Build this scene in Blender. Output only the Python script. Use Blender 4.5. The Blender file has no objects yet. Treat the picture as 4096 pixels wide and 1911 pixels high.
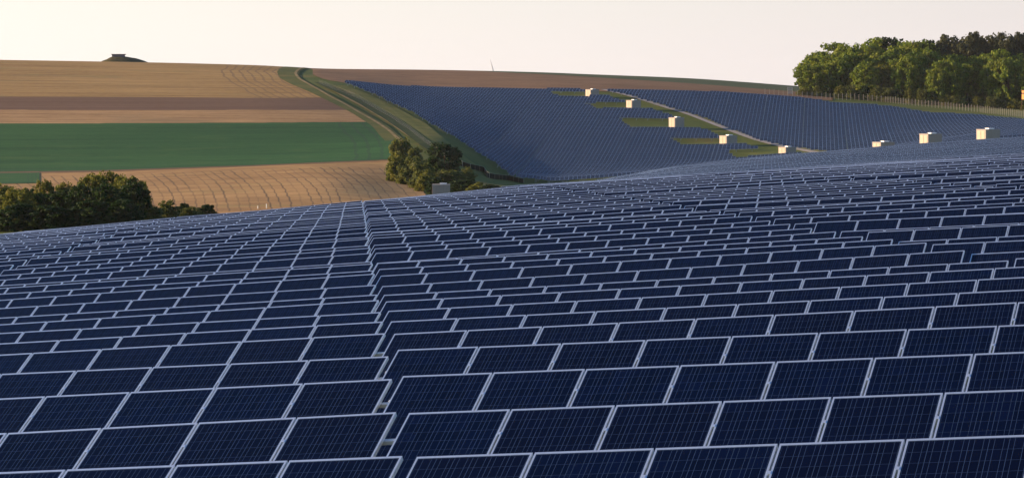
import bpy, math, random
import numpy as np
from mathutils import Matrix, Vector
random.seed(7); rng = np.random.default_rng(11)
R = math.radians
sc = bpy.context.scene
COL = sc.collection

# ------------------------------------------------------------------ camera, sky, sun
F_PX, CX, Y0 = 13000.0, 2048.0, 330.0          # focal length / principal column / eye level, in photo pixels
cam_d = bpy.data.cameras.new("camera")
cam_d.sensor_width = 36.0; cam_d.sensor_fit = 'HORIZONTAL'
cam_d.lens = 36.0 * F_PX / 4096.0
cam_d.shift_x = 0.0
cam_d.shift_y = -(955.5 - Y0) / 4096.0
cam_d.clip_start = 0.5; cam_d.clip_end = 20000.0
cam = bpy.data.objects.new("camera", cam_d); COL.objects.link(cam)
cam.location = (0, 0, 0); cam.rotation_euler = (R(90), 0, 0)
sc.camera = cam

SUN_AZ = R(-79.0)          # from +Y towards +X
SUN_EL = R(11.5)
w = bpy.data.worlds.new("World"); sc.world = w; w.use_nodes = True
nt = w.node_tree; nt.nodes.clear()
out = nt.nodes.new("ShaderNodeOutputWorld"); bg = nt.nodes.new("ShaderNodeBackground")
sky = nt.nodes.new("ShaderNodeTexSky"); sky.sky_type = 'NISHITA'; sky.sun_disc = False
sky.sun_elevation = SUN_EL; sky.sun_rotation = SUN_AZ
sky.altitude = 300; sky.air_density = 1.0; sky.dust_density = 0.6; sky.ozone_density = 3.5
bg.inputs['Strength'].default_value = 0.095
# pale evening haze low over the horizon
geo = nt.nodes.new("ShaderNodeTexCoord")
sep = nt.nodes.new("ShaderNodeSeparateXYZ"); nt.links.new(geo.outputs['Generated'], sep.inputs[0])
mr = nt.nodes.new("ShaderNodeMapRange"); mr.interpolation_type = 'SMOOTHSTEP'
mr.inputs['From Min'].default_value = 0.0; mr.inputs['From Max'].default_value = 0.12
mr.inputs['To Min'].default_value = 0.95; mr.inputs['To Max'].default_value = 0.0
nt.links.new(sep.outputs['Z'], mr.inputs['Value'])
mrx = nt.nodes.new("ShaderNodeMapRange")
mrx.inputs['From Min'].default_value = -0.16; mrx.inputs['From Max'].default_value = 0.16
nt.links.new(sep.outputs['X'], mrx.inputs['Value'])
hz = nt.nodes.new("ShaderNodeMix"); hz.data_type = 'RGBA'
[i for i in hz.inputs if i.type == 'RGBA'][0].default_value = (4.95, 4.58, 4.2, 1); [i for i in hz.inputs if i.type == 'RGBA'][1].default_value = (3.9, 3.55, 3.53, 1)
nt.links.new(mrx.outputs[0], hz.inputs['Factor'])
mx = nt.nodes.new("ShaderNodeMix"); mx.data_type = 'RGBA'
nt.links.new(mr.outputs[0], mx.inputs['Factor']); nt.links.new(sky.outputs[0], [i for i in mx.inputs if i.type == 'RGBA'][0])
nt.links.new([o for o in hz.outputs if o.type == 'RGBA'][0], [i for i in mx.inputs if i.type == 'RGBA'][1])
nt.links.new([o for o in mx.outputs if o.type == 'RGBA'][0], bg.inputs['Color']); nt.links.new(bg.outputs[0], out.inputs[0])

sun_d = bpy.data.lights.new("sun", 'SUN'); sun_d.energy = 5.0; sun_d.angle = R(0.5); sun_d.color = (1.0, 0.70, 0.43)
sun = bpy.data.objects.new("sun", sun_d); COL.objects.link(sun)
sdir = Vector((math.sin(SUN_AZ) * math.cos(SUN_EL), math.cos(SUN_AZ) * math.cos(SUN_EL), math.sin(SUN_EL)))
sun.rotation_euler = (-sdir).to_track_quat('-Z', 'Y').to_euler(); sun.location = sdir * 300

vs = sc.view_settings; vs.view_transform = 'Standard'; vs.look = 'None'; vs.exposure = 1.25; vs.gamma = 1.0
vs.use_curve_mapping = False

# ------------------------------------------------------------------ terrain function
TOP = 1.40                                       # height of a panel row's upper edge over the ground
PSI = R(18.0); E1 = np.array([math.cos(PSI), -math.sin(PSI)]); N1 = np.array([math.sin(PSI), math.cos(PSI)])
PITCH, WID, LEN, TILT, NP = 1.02, 1.00, 1.65, R(26.0), 11
PER = 11.30
_pts = []
_rows = [(26.7, 1663, 1815), (30.6, 1622.7, 1653), (34.5, 1596, 1512), (38.5, 1576, 1405), (42.4, 1559, 1329.5),
         (46.3, 1549, 1283.7), (50.2, 1545, 1238.8), (54.1, 1531, 1203), (58.1, 1531, 1174), (62.0, 1517, 1137),
         (65.9, 1507, 1097.6), (69.8, 1503, 1076), (73.7, 1500, 1053), (77.7, 1507, 1042), (81.6, 1490, 1014.5),
         (85.5, 1485, 995.4), (89.4, 1480, 979.5)]
for (Yk, xk, yk) in _rows: _pts.append(((xk - CX) * Yk / F_PX, Yk, -(yk - Y0) * Yk / F_PX))
_pts += [(4.5, 28.8, -2.80), (-2.45, 31.07, -3.22), (-5.0, 31.9, -3.42), (7.85, 54.7, -3.12), (7.7, 72, -3.44),
         (-15.3, 107, -5.6), (-9.06, 188, -6.85), (-24.2, 178, -8.0), (12.2, 99, -3.4), (16, 126, -3.72),
         (19.9, 149.6, -3.95), (32, 235, -5.3)]
_P = np.array(_pts)
def _basis(X, Y): return np.stack([np.ones_like(X), X, Y, X * X / 100, X * Y / 100, Y * Y / 100], -1)
_c, *_ = np.linalg.lstsq(_basis(_P[:, 0], _P[:, 1]), _P[:, 2], rcond=None)
def near_top(X, Y):
    X = np.clip(np.asarray(X, float), -45, 45); Y = np.clip(np.asarray(Y, float), 5, 260)
    return _basis(X, Y) @ _c

def pchip(xk, yk, x):
    xk = np.asarray(xk, float); yk = np.asarray(yk, float); x = np.clip(x, xk[0], xk[-1])
    h = np.diff(xk); d = np.diff(yk) / h; m = np.zeros_like(yk)
    for i in range(1, len(xk) - 1):
        if d[i - 1] * d[i] > 0:
            w1 = 2 * h[i] + h[i - 1]; w2 = h[i] + 2 * h[i - 1]
            m[i] = (w1 + w2) / (w1 / d[i - 1] + w2 / d[i])
    m[0] = d[0]; m[-1] = d[-1]
    i = np.clip(np.searchsorted(xk, x) - 1, 0, len(h) - 1)
    t = (x - xk[i]) / h[i]
    return ((2*t**3 - 3*t**2 + 1) * yk[i] + (t**3 - 2*t**2 + t) * h[i] * m[i]
            + (-2*t**3 + 3*t**2) * yk[i+1] + (t**3 - t**2) * h[i] * m[i+1])

def yy(L): return [(Y, -(y - Y0) * Y / F_PX) for Y, y in L]
FARK = [(3000, -75.0), (9000, -150.0)]
_cols = {
 -900: ([60, 100, 140, 170], yy([(300, 985), (400, 915), (480, 850), (620, 764), (745, 697), (855, 500), (890, 445), (925, 388), (1005, 298), (1080, 232), (1120, 229), (1200, 234)])),
 0:    ([60, 100, 140, 178], yy([(300, 985), (400, 915), (480, 850), (620, 760), (745, 690), (855, 498), (890, 443), (925, 389), (1005, 304), (1080, 245), (1120, 242), (1200, 247)])),
 1024: ([60, 100, 140, 188], yy([(300, 945), (400, 880), (480, 832), (600, 745), (745, 663), (855, 498), (890, 443), (925, 394), (1005, 318), (1080, 267), (1120, 263), (1200, 268)])),
 1300: ([60, 100, 140, 190], yy([(300, 905), (400, 865), (500, 813), (620, 725), (745, 652), (855, 500), (890, 450), (925, 400), (965, 352), (1040, 300), (1100, 279), (1140, 277), (1220, 282)])),
 1700: ([60, 100, 140, 195], [(300, -12.4), (400, -15.9), (500, -18.8), (590, -20.6), (650, -20.7)] + yy([(700, 703), (760, 622), (800, 570), (850, 520), (900, 465), (950, 405), (985, 365), (1040, 320), (1100, 290), (1150, 281), (1230, 285)])),
 2100: ([60, 100, 140, 215], [(400, -14.8), (600, -20.8)] + yy([(770, 728), (800, 685), (830, 630), (860, 570), (900, 500), (940, 435), (985, 370), (1040, 325), (1100, 300), (1170, 289), (1250, 293)])),
 2700: ([60, 100, 140, 200], [(250, -8.6), (330, -12.0), (430, -13.64), (560, -15.66), (640, -18.4), (720, -20.6), (770, -21.5)] + yy([(800, 672), (830, 625), (860, 570), (900, 503), (940, 440), (985, 377), (1040, 350), (1100, 331), (1180, 317), (1250, 312), (1340, 316)])),
 3400: ([60, 100, 140, 200], [(250, -7.7), (330, -10.5), (420, -11.8), (560, -12.6), (640, -15.3), (720, -16.9)] + yy([(800, 622), (830, 588), (870, 542), (910, 492), (950, 446), (985, 416), (1050, 386), (1150, 368), (1300, 360), (1400, 362)])),
 4096: ([60, 100, 140, 200], [(250, -6.8), (325, -9.4), (410, -10.2), (560, -10.2), (640, -12.8), (720, -13.4)] + yy([(790, 540), (850, 512), (900, 490), (950, 462), (1000, 437), (1150, 405), (1300, 395), (1400, 397)])),
 4950: ([60, 100, 140, 200], [(250, -5.6), (325, -8.0), (410, -8.6), (560, -8.6), (640, -11.0), (720, -11.4)] + yy([(790, 515), (850, 490), (900, 470), (950, 448), (1000, 425), (1150, 398), (1300, 390), (1400, 392)])),
}
_YF = np.concatenate([np.arange(0, 1500, 2.0), np.geomspace(1500, 9000, 120)])
_uc = []; _hc = []
for xT, (nearY, far) in _cols.items():
    u = (xT - CX) / F_PX
    kn = [(Yk, float(near_top(u * Yk, Yk)) - TOP) for Yk in [10] + nearY] + list(far) + FARK
    ks = np.array(kn); _uc.append(u); _hc.append(pchip(ks[:, 0], ks[:, 1], _YF))
_uc = np.array(_uc); _hc = np.array(_hc)
_UF = np.linspace(_uc[0], _uc[-1], 181)
_H = np.stack([pchip(_uc, _hc[:, j], _UF) for j in range(len(_YF))], 1)
# light smoothing across the view so no column shows as a crease
for _ in range(3):
    _H[1:-1] = 0.25 * _H[:-2] + 0.5 * _H[1:-1] + 0.25 * _H[2:]

def ground(X, Y):
    X = np.asarray(X, float); Y = np.asarray(Y, float)
    u = np.clip(X / np.maximum(Y, 60.0), _UF[0], _UF[-1])
    fu = (u - _UF[0]) / (_UF[1] - _UF[0]); iu = np.clip(fu.astype(int), 0, len(_UF) - 2); tu = fu - iu
    Yc = np.clip(Y, 0, 8999.0)
    iy = np.clip(np.searchsorted(_YF, Yc, side='right') - 1, 0, len(_YF) - 2); ty = (Yc - _YF[iy]) / (_YF[iy + 1] - _YF[iy])
    h = ((1-tu)*(1-ty)*_H[iu, iy] + tu*(1-ty)*_H[iu+1, iy] + (1-tu)*ty*_H[iu, iy+1] + tu*ty*_H[iu+1, iy+1])
    n = near_top(X, Y) - TOP
    t = np.clip((Y - 100.0) / 50.0, 0, 1); t = t*t*(3-2*t)
    return n*(1-t) + h*t
def gz(X, Y): return float(ground(np.array([X]), np.array([Y]))[0])

_scanY = np.arange(430.0, 1290.0, 1.0)
def at(xT, yT, y_from=430.0):
    """point of the far hillside that lies in the direction of a photo pixel"""
    u = (xT - CX) / F_PX; S = _scanY[_scanY >= y_from]
    py = Y0 - F_PX * ground(u * S, S) / S
    idx = np.where(py <= yT)[0]
    Y = S[idx[0]] if len(idx) else S[np.argmin(py)]
    return u * Y, float(Y)

# ------------------------------------------------------------------ object helpers
def mesh_from(name, V, Fc, mats=(), mi=None, uv=None, smooth=False):
    me = bpy.data.meshes.new(name)
    V = np.asarray(V, np.float32)
    if isinstance(Fc, np.ndarray):
        n = len(Fc); k = Fc.shape[1]
        me.vertices.add(len(V)); me.vertices.foreach_set('co', V.ravel())
        me.loops.add(n * k); me.loops.foreach_set('vertex_index', Fc.ravel().astype(np.int32))
        me.polygons.add(n); me.polygons.foreach_set('loop_start', (np.arange(n) * k).astype(np.int32))
        try: me.polygons.foreach_set('loop_total', np.full(n, k, np.int32))
        except Exception: pass
    else:
        me.from_pydata([tuple(v) for v in V], [], Fc)
    if mi is not None: me.polygons.foreach_set('material_index', np.asarray(mi, np.int32))
    if uv is not None:
        l = me.uv_layers.new(name='UVMap'); l.data.foreach_set('uv', np.asarray(uv, np.float32).ravel())
    for m in mats: me.materials.append(m)
    me.update(calc_edges=True); me.validate()
    if smooth: me.polygons.foreach_set('use_smooth', np.ones(len(me.polygons), bool))
    return me
def link(name, me, parent=None, loc=None):
    o = bpy.data.objects.new(name, me); COL.objects.link(o)
    if parent is not None: o.parent = parent
    if loc is not None: o.location = loc
    return o
def tag(o, label=None, cat=None, group=None, kind=None):
    if label: o['label'] = label
    if cat: o['category'] = cat
    if group: o['group'] = group
    if kind: o['kind'] = kind
    return o
def empty(name, loc=(0, 0, 0), rz=0.0):
    o = bpy.data.objects.new(name, None); COL.objects.link(o); o.location = loc; o.rotation_euler = (0, 0, rz)
    o.empty_display_size = 0.2
    return o
class MB:
    def __init__(s): s.V = []; s.F = []; s.M = []
    def quad(s, a, b, c, d, m=0):
        n = len(s.V); s.V += [a, b, c, d]; s.F.append((n, n+1, n+2, n+3)); s.M.append(m)
    def box(s, x0, x1, y0, y1, z0, z1, m=0, mat=None):
        P = [(x0,y0,z0),(x1,y0,z0),(x1,y1,z0),(x0,y1,z0),(x0,y0,z1),(x1,y0,z1),(x1,y1,z1),(x0,y1,z1)]
        if mat is not None: P = [tuple(mat @ Vector(p)) for p in P]
        n = len(s.V); s.V += P
        for f in ((0,3,2,1),(4,5,6,7),(0,1,5,4),(1,2,6,5),(2,3,7,6),(3,0,4,7)):
            s.F.append(tuple(n+i for i in f)); s.M.append(m)
    def tube(s, pts, rad, n=8, m=0):
        rings = []
        for i, p in enumerate(pts):
            p = Vector(p); a = Vector(pts[max(i-1, 0)]); b = Vector(pts[min(i+1, len(pts)-1)])
            t = (b - a).normalized(); q = t.to_track_quat('Z', 'Y')
            r = rad[i] if hasattr(rad, '__len__') else rad
            rings.append([p + q @ Vector((r*math.cos(2*math.pi*k/n), r*math.sin(2*math.pi*k/n), 0)) for k in range(n)])
        o = len(s.V)
        for rg in rings: s.V += [tuple(v) for v in rg]
        for i in range(len(rings)-1):
            for k in range(n):
                s.F.append((o+i*n+k, o+i*n+(k+1)%n, o+(i+1)*n+(k+1)%n, o+(i+1)*n+k)); s.M.append(m)
        s.F.append(tuple(o+k for k in reversed(range(n)))); s.M.append(m)
        s.F.append(tuple(o+(len(rings)-1)*n+k for k in range(n))); s.M.append(m)
    def mesh(s, name, mats, smooth=False): return mesh_from(name, s.V, s.F, mats, s.M, None, smooth)

# ------------------------------------------------------------------ material helpers
class NT:
    def __init__(s, name):
        s.m = bpy.data.materials.new(name); s.m.use_nodes = True; s.t = s.m.node_tree
        s.b = s.t.nodes['Principled BSDF']
    def n(s, typ, **kw):
        x = s.t.nodes.new(typ)
        for k, v in kw.items(): setattr(x, k, v)
        return x
    def l(s, a, b): s.t.links.new(a, b)
    def math(s, op, a, b=None, c=None):
        x = s.n('ShaderNodeMath', operation=op)
        for i, v in enumerate((a, b, c)):
            if v is None: continue
            if isinstance(v, (int, float)): x.inputs[i].default_value = v
            else: s.l(v, x.inputs[i])
        return x.outputs[0]
    def mix(s, f, a, b):
        x = s.n('ShaderNodeMix', data_type='RGBA')
        for nm, v in (('Factor', f), ('A', a), ('B', b)):
            sock = x.inputs[nm]
            if nm != 'Factor':
                sock = [i for i in x.inputs if i.name == nm and i.type == 'RGBA'][0]
            if isinstance(v, (int, float)): sock.default_value = v
            elif isinstance(v, tuple): sock.default_value = (*v, 1) if len(v) == 3 else v
            else: s.l(v, sock)
        return [o for o in x.outputs if o.type == 'RGBA'][0]
    def noise(s, scale, detail=3, vec=None, rough=0.55, dist=0.0):
        x = s.n('ShaderNodeTexNoise'); x.inputs['Scale'].default_value = scale; x.inputs['Detail'].default_value = detail
        x.inputs['Roughness'].default_value = rough; x.inputs['Distortion'].default_value = dist
        if vec is not None: s.l(vec, x.inputs['Vector'])
        return x.outputs['Fac']
    def ramp(s, f, stops):
        x = s.n('ShaderNodeValToRGB'); s.l(f, x.inputs[0]); cr = x.color_ramp
        cr.elements[0].position = stops[0][0]; cr.elements[0].color = (*stops[0][1], 1)
        cr.elements[1].position = stops[-1][0]; cr.elements[1].color = (*stops[-1][1], 1)
        for p, c in stops[1:-1]:
            e = cr.elements.new(p); e.color = (*c, 1)
        return x.outputs[0]
    def coords(s, kind='Object', scale=(1, 1, 1), rot=(0, 0, 0)):
        c = s.n('ShaderNodeTexCoord'); mp = s.n('ShaderNodeMapping'); mp.inputs['Scale'].default_value = scale
        mp.inputs['Rotation'].default_value = rot
        s.l(c.outputs[kind], mp.inputs['Vector']); return mp.outputs[0]
    def set(s, **kw):
        for k, v in kw.items():
            sock = s.b.inputs[k.replace('_', ' ')]
            if hasattr(v, 'type') or hasattr(v, 'is_linked'): s.l(v, sock)
            else: sock.default_value = v
        return s.m
    def bump(s, f, strength, dist):
        x = s.n('ShaderNodeBump'); x.inputs['Strength'].default_value = strength; x.inputs['Distance'].default_value = dist
        s.l(f, x.inputs['Height']); s.l(x.outputs[0], s.b.inputs['Normal'])

def simple(name, col, rough=0.6, metal=0.0, var=0.12, scale=6.0):
    t = NT(name); f = t.noise(scale, 3, t.coords())
    lo = tuple(c * (1 - var) for c in col); hi = tuple(min(1, c * (1 + var)) for c in col)
    return t.set(Base_Color=t.ramp(f, [(0.3, lo), (0.7, hi)]), Roughness=rough, Metallic=metal, Specular_IOR_Level=0.05 if rough > 0.75 else 0.5)

def cell_nodes(t, framed):
    uvn = t.n('ShaderNodeUVMap'); uvn.uv_map = 'UVMap'
    sp = t.n('ShaderNodeSeparateXYZ'); t.l(uvn.outputs[0], sp.inputs[0])
    u, v = sp.outputs[0], sp.outputs[1]
    cu = t.math('DIVIDE', t.math('SUBTRACT', u, 0.026), 0.158); cv = t.math('DIVIDE', t.math('SUBTRACT', v, 0.035), 0.158)
    fu = t.math('FRACT', cu); fv = t.math('FRACT', cv)
    def near(f, c, wd): return t.math('LESS_THAN', t.math('ABSOLUTE', t.math('SUBTRACT', f, c)), wd)
    gu = t.math('GREATER_THAN', t.math('ABSOLUTE', t.math('SUBTRACT', fu, 0.5)), 0.487)
    gv = t.math('GREATER_THAN', t.math('ABSOLUTE', t.math('SUBTRACT', fv, 0.5)), 0.487)
    bus = t.math('MAXIMUM', near(fu, 0.27, 0.009), near(fu, 0.73, 0.009))
    line = t.math('MAXIMUM', t.math('MULTIPLY', t.math('MAXIMUM', gu, t.math('MULTIPLY', gv, 0.62)), 0.85), bus)
    cell = t.n('ShaderNodeCombineXYZ'); t.l(t.math('FLOOR', cu), cell.inputs[0]); t.l(t.math('FLOOR', cv), cell.inputs[1])
    oi = t.n('ShaderNodeObjectInfo'); t.l(t.math('MULTIPLY', oi.outputs['Random'], 40.0), cell.inputs[2])
    wn = t.n('ShaderNodeTexWhiteNoise'); wn.noise_dimensions = '3D'; t.l(cell.outputs[0], wn.inputs['Vector'])
    return u, v, line, wn.outputs['Value'], oi.outputs['Random']

def glass_mat(name):
    t = NT(name)
    u, v, line, cellv, rnd = cell_nodes(t, False)
    nz = t.noise(9.0, 4, t.coords('Object'))
    base = t.mix(cellv, (0.0005, 0.0023, 0.0165), (0.0010, 0.0040, 0.0270))
    base = t.mix(t.math('MULTIPLY', nz, 0.30), base, (0.0035, 0.0045, 0.0130))
    base = t.mix(t.math('MULTIPLY', rnd, 0.55), base, (0.0020, 0.0021, 0.0110))
    base = t.mix(line, base, (0.034, 0.060, 0.115))
    rg = t.math('ADD', t.math('MULTIPLY', t.noise(3.0, 4, t.coords('Object')), 0.10), 0.06)
    return t.set(Base_Color=base, Roughness=rg, IOR=1.17, Specular_Tint=(0.55, 0.72, 1.0, 1))
def far_mat(name):
    t = NT(name)
    u, v, line, cellv, rnd = cell_nodes(t, True)
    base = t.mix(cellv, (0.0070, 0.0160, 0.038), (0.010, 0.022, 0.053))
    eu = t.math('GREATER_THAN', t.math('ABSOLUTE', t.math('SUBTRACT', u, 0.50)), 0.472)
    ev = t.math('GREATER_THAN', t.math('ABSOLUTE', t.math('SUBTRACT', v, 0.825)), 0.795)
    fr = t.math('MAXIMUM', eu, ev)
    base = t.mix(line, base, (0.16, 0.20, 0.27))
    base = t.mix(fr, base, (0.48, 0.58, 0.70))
    t.set(Metallic=t.math('MULTIPLY', fr, 0.8))
    rg = t.math('ADD', t.math('MULTIPLY', fr, 0.30), 0.16)
    return t.set(Base_Color=base, Roughness=rg, IOR=1.45)
M_GLASS = glass_mat('solar_cells')
M_FAR = far_mat('solar_cells_framed')
def frame_mat():
    t = NT('anodised_aluminium'); f = t.noise(14, 3, t.coords())
    return t.set(Base_Color=t.ramp(f, [(0.3, (0.68, 0.75, 0.86)), (0.7, (0.78, 0.85, 0.95))]), Roughness=0.36, Metallic=0.8)
M_FRAME = frame_mat()
M_STEEL = simple('galvanised_steel', (0.42, 0.44, 0.46), 0.5, 0.6, 0.2, 9)
M_BACK = simple('white_backsheet', (0.6, 0.6, 0.6), 0.7)

def grass_mat(name, a, b, c, sc1=0.05, sc2=0.9):
    t = NT(name); co = t.coords('Object')
    f1 = t.noise(sc1, 5, co, 0.6); f2 = t.noise(sc2, 4, co, 0.65)
    col = t.ramp(f1, [(0.35, a), (0.55, b), (0.72, c)])
    col = t.mix(t.math('MULTIPLY', f2, 0.55), col, tuple(x * 0.45 for x in b))
    t.bump(t.noise(0.8, 5, co, 0.7), 0.8, 0.35)
    return t.set(Base_Color=col, Roughness=0.95, Specular_IOR_Level=0.1)
M_GRASS = grass_mat('meadow_grass', (0.060, 0.098, 0.022), (0.105, 0.130, 0.028), (0.20, 0.150, 0.050))
M_VERGE = grass_mat('dark_verge_grass', (0.075, 0.10, 0.028), (0.12, 0.125, 0.032), (0.19, 0.15, 0.05), 0.08, 1.1)

def field_mat(name, c0, c1, streak=(0.02, 0.35), edge=0, lines=0, linecol=(0.1, 0.07, 0.05), patch=None, wob=0.4, lw=0.10, bump=0.25, lim=0.16):
    """crop field: colour streaked along the drilling direction, optional wheel lines"""
    t = NT(name); co = t.coords('Object', (streak[0], streak[1], 1))
    f = t.noise(1.0, 5, co, 0.6); g = t.noise(0.9, 4, t.coords('Object', (0.5, 1.2, 1)), 0.7); h = t.noise(0.012, 3, t.coords('Object'), 0.5)
    s = t.math('ADD', t.math('MULTIPLY', f, 0.45), t.math('ADD', t.math('MULTIPLY', g, 0.30), t.math('MULTIPLY', h, 0.25)))
    col = t.ramp(s, [(0.41, c0), (0.59, c1)])
    if patch:
        p = t.noise(0.035, 4, t.coords('Object', (1, 2.2, 1)), 0.6)
        pm = t.n('ShaderNodeMapRange'); pm.inputs['From Min'].default_value = 0.56; pm.inputs['From Max'].default_value = 0.72
        t.l(p, pm.inputs['Value']); col = t.mix(t.math('MULTIPLY', pm.outputs[0], 0.75), col, patch)
    uvn = t.n('ShaderNodeUVMap'); uvn.uv_map = 'UVMap'; sp = t.n('ShaderNodeSeparateXYZ'); t.l(uvn.outputs[0], sp.inputs[0])
    if lines:
        cw = t.n('ShaderNodeCombineXYZ'); t.l(t.math('MULTIPLY', sp.outputs[0], lines * 0.33), cw.inputs[0]); t.l(t.math('MULTIPLY', sp.outputs[1], 1.8), cw.inputs[1])
        wv = t.noise(1.0, 3, cw.outputs[0], 0.55)
        x = t.math('ADD', t.math('MULTIPLY', sp.outputs[0], lines), t.math('MULTIPLY', wv, wob * 4))
        fr = t.math('ABSOLUTE', t.math('SUBTRACT', t.math('FRACT', x), 0.5))
        ln = t.n('ShaderNodeMapRange'); ln.inputs['From Min'].default_value = 0.0; ln.inputs['From Max'].default_value = lw
        ln.inputs['To Min'].default_value = 1.0; ln.inputs['To Max'].default_value = 0.0; t.l(fr, ln.inputs['Value'])
        cw2 = t.n('ShaderNodeCombineXYZ'); t.l(t.math('FLOOR', x), cw2.inputs[0]); t.l(t.math('MULTIPLY', sp.outputs[1], 2.0), cw2.inputs[1])
        st = t.noise(0.9, 2, cw2.outputs[0], 0.5)
        sm = t.n('ShaderNodeMapRange'); sm.inputs['From Min'].default_value = 0.36; sm.inputs['From Max'].default_value = 0.62; t.l(st, sm.inputs['Value'])
        msk = t.math('MULTIPLY', ln.outputs[0], t.math('ADD', t.math('MULTIPLY', sm.outputs[0], 0.65), 0.30))
        # headland: no lines along the outer strip
        hl = t.math('MULTIPLY', t.math('GREATER_THAN', sp.outputs[1], 0.07), t.math('LESS_THAN', sp.outputs[1], 0.90))
        col = t.mix(t.math('MULTIPLY', msk, hl), col, linecol)
    if edge:
        d = t.math('SUBTRACT', 1.0, sp.outputs[0]); x = t.math('MULTIPLY', d, edge)
        x = t.math('ADD', x, t.math('MULTIPLY', t.noise(0.03, 2, t.coords('Object')), 1.2))
        fr = t.math('ABSOLUTE', t.math('SUBTRACT', t.math('FRACT', x), 0.5))
        ln = t.math('LESS_THAN', fr, 0.13)
        lim = t.math('LESS_THAN', d, lim)
        col = t.mix(t.math('MULTIPLY', t.math('MULTIPLY', ln, lim), 0.55), col, linecol)
    t.bump(t.noise(1.0, 4, t.coords('Object', (0.14, 1.3, 1)), 0.7), 0.7, bump)
    return t.set(Base_Color=col, Roughness=0.95, Specular_IOR_Level=0.1)

# ------------------------------------------------------------------ ground sheet
def build_ground():
    us = np.linspace(-0.42, 0.42, 171)
    Ys = np.concatenate([np.arange(-40, 260, 4.0), np.arange(260, 1300, 3.0), np.geomspace(1303, 8900, 45)])
    U, YY = np.meshgrid(us, Ys); X = U * (YY + 90.0)
    Z = ground(X.ravel(), YY.ravel()).reshape(X.shape)
    V = np.stack([X, YY, Z], -1).reshape(-1, 3); n = len(us); m = len(Ys)
    i = (np.arange(m-1)[:, None] * n + np.arange(n-1)[None, :]).ravel()
    Fc = np.stack([i, i+1, i+n+1, i+n], 1)
    me = mesh_from('ground', V, Fc, [M_GRASS], smooth=True)
    tag(link('ground', me), kind='structure')
build_ground()

def sheet(name, edge_a, edge_b, mat, lift=0.10, nu=60, nv=14, kind='structure'):
    """drape a sheet over the ground between two plan curves (lists of (X, Y))"""
    def res(P, n):
        P = np.array(P, float); d = np.r_[0, np.cumsum(np.hypot(*np.diff(P, axis=0).T))]; s = np.linspace(0, d[-1], n)
        return np.stack([np.interp(s, d, P[:, 0]), np.interp(s, d, P[:, 1])], 1)
    A, B = res(edge_a, nu), res(edge_b, nu)
    t = np.linspace(0, 1, nv)[:, None, None]; P = A[None] * (1-t) + B[None] * t
    return grid_sheet(name, P, mat, lift)
def grid_sheet(name, P, mat, lift):
    nv, nu, _ = P.shape
    Z = ground(P[..., 0].ravel(), P[..., 1].ravel()) + lift
    V = np.column_stack([P.reshape(-1, 2), Z])
    i = (np.arange(nv-1)[:, None] * nu + np.arange(nu-1)[None, :]).ravel()
    Fc = np.stack([i, i+1, i+nu+1, i+nu], 1)
    uu, vv = np.meshgrid(np.linspace(0, 1, nu), np.linspace(0, 1, nv)); UV = np.stack([uu.ravel(), vv.ravel()], 1)
    me = mesh_from(name, V, Fc, [mat], uv=UV[Fc.ravel()], smooth=True)
    return tag(link(name, me), kind='structure')
_rb = np.array([(255, 1200), (268, 1178), (290, 1130), (320, 1153), (350, 1215), (393, 1308), (443, 1414), (490, 1500), (540, 1555), (580, 1585), (610, 1590),
                (640, 1570), (680, 1600), (720, 1640), (772, 1700), (815, 1742), (860, 1780)], float)
def right_edge(x, Y):
    y = Y0 - F_PX * ground((x - CX) / F_PX * Y, Y) / Y
    return np.interp(y, _rb[:, 0], _rb[:, 1])
M_STUB = field_mat('upper_stubble', (0.235, 0.140, 0.050), (0.43, 0.265, 0.098), (0.012, 0.22), edge=75, lim=0.10, linecol=(0.17, 0.11, 0.06), patch=(0.25, 0.19, 0.075))
M_BROWN = field_mat('bare_soil', (0.130, 0.075, 0.045), (0.185, 0.108, 0.068), (0.008, 0.3))
M_LIGHT = field_mat('pale_stubble', (0.27, 0.158, 0.072), (0.45, 0.275, 0.125), (0.05, 0.3), patch=(0.26, 0.18, 0.09))
M_GREEN = field_mat('young_crop', (0.012, 0.066, 0.020), (0.030, 0.104, 0.028), (0.006, 0.16), edge=60, lim=0.055, patch=(0.050, 0.115, 0.030), linecol=(0.022, 0.06, 0.03))
M_LOWER = field_mat('lower_stubble', (0.26, 0.150, 0.062), (0.43, 0.262, 0.110), (0.12, 0.08), lines=78, linecol=(0.085, 0.06, 0.042), patch=(0.23, 0.19, 0.07), wob=0.24, lw=0.13)
_bl = {'top': None, 'a': [(-1500, 389), (0, 389), (1024, 394), (1700, 394)], 'b': [(-1500, 443), (0, 443), (1700, 443)],
       'c': [(-1500, 499), (0, 498), (1024, 494), (1700, 489)], 'd': [(-1500, 697), (0, 690), (400, 684), (1024, 663), (1300, 651), (1600, 639)],
       'd2': [(-1500, 703), (0, 696), (400, 689), (1024, 667), (1300, 655), (1600, 642)]}
def bline(key, xs):
    """plan distance of a field boundary for columns of the photo"""
    if isinstance(key, (int, float)): return np.full(len(xs), float(key))
    L = np.array(_bl[key], float); ys = np.interp(xs, L[:, 0], L[:, 1]); xc = np.clip(xs, -700, 1585)
    return np.array([at(x, y)[1] for x, y in zip(xc, ys)])
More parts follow.
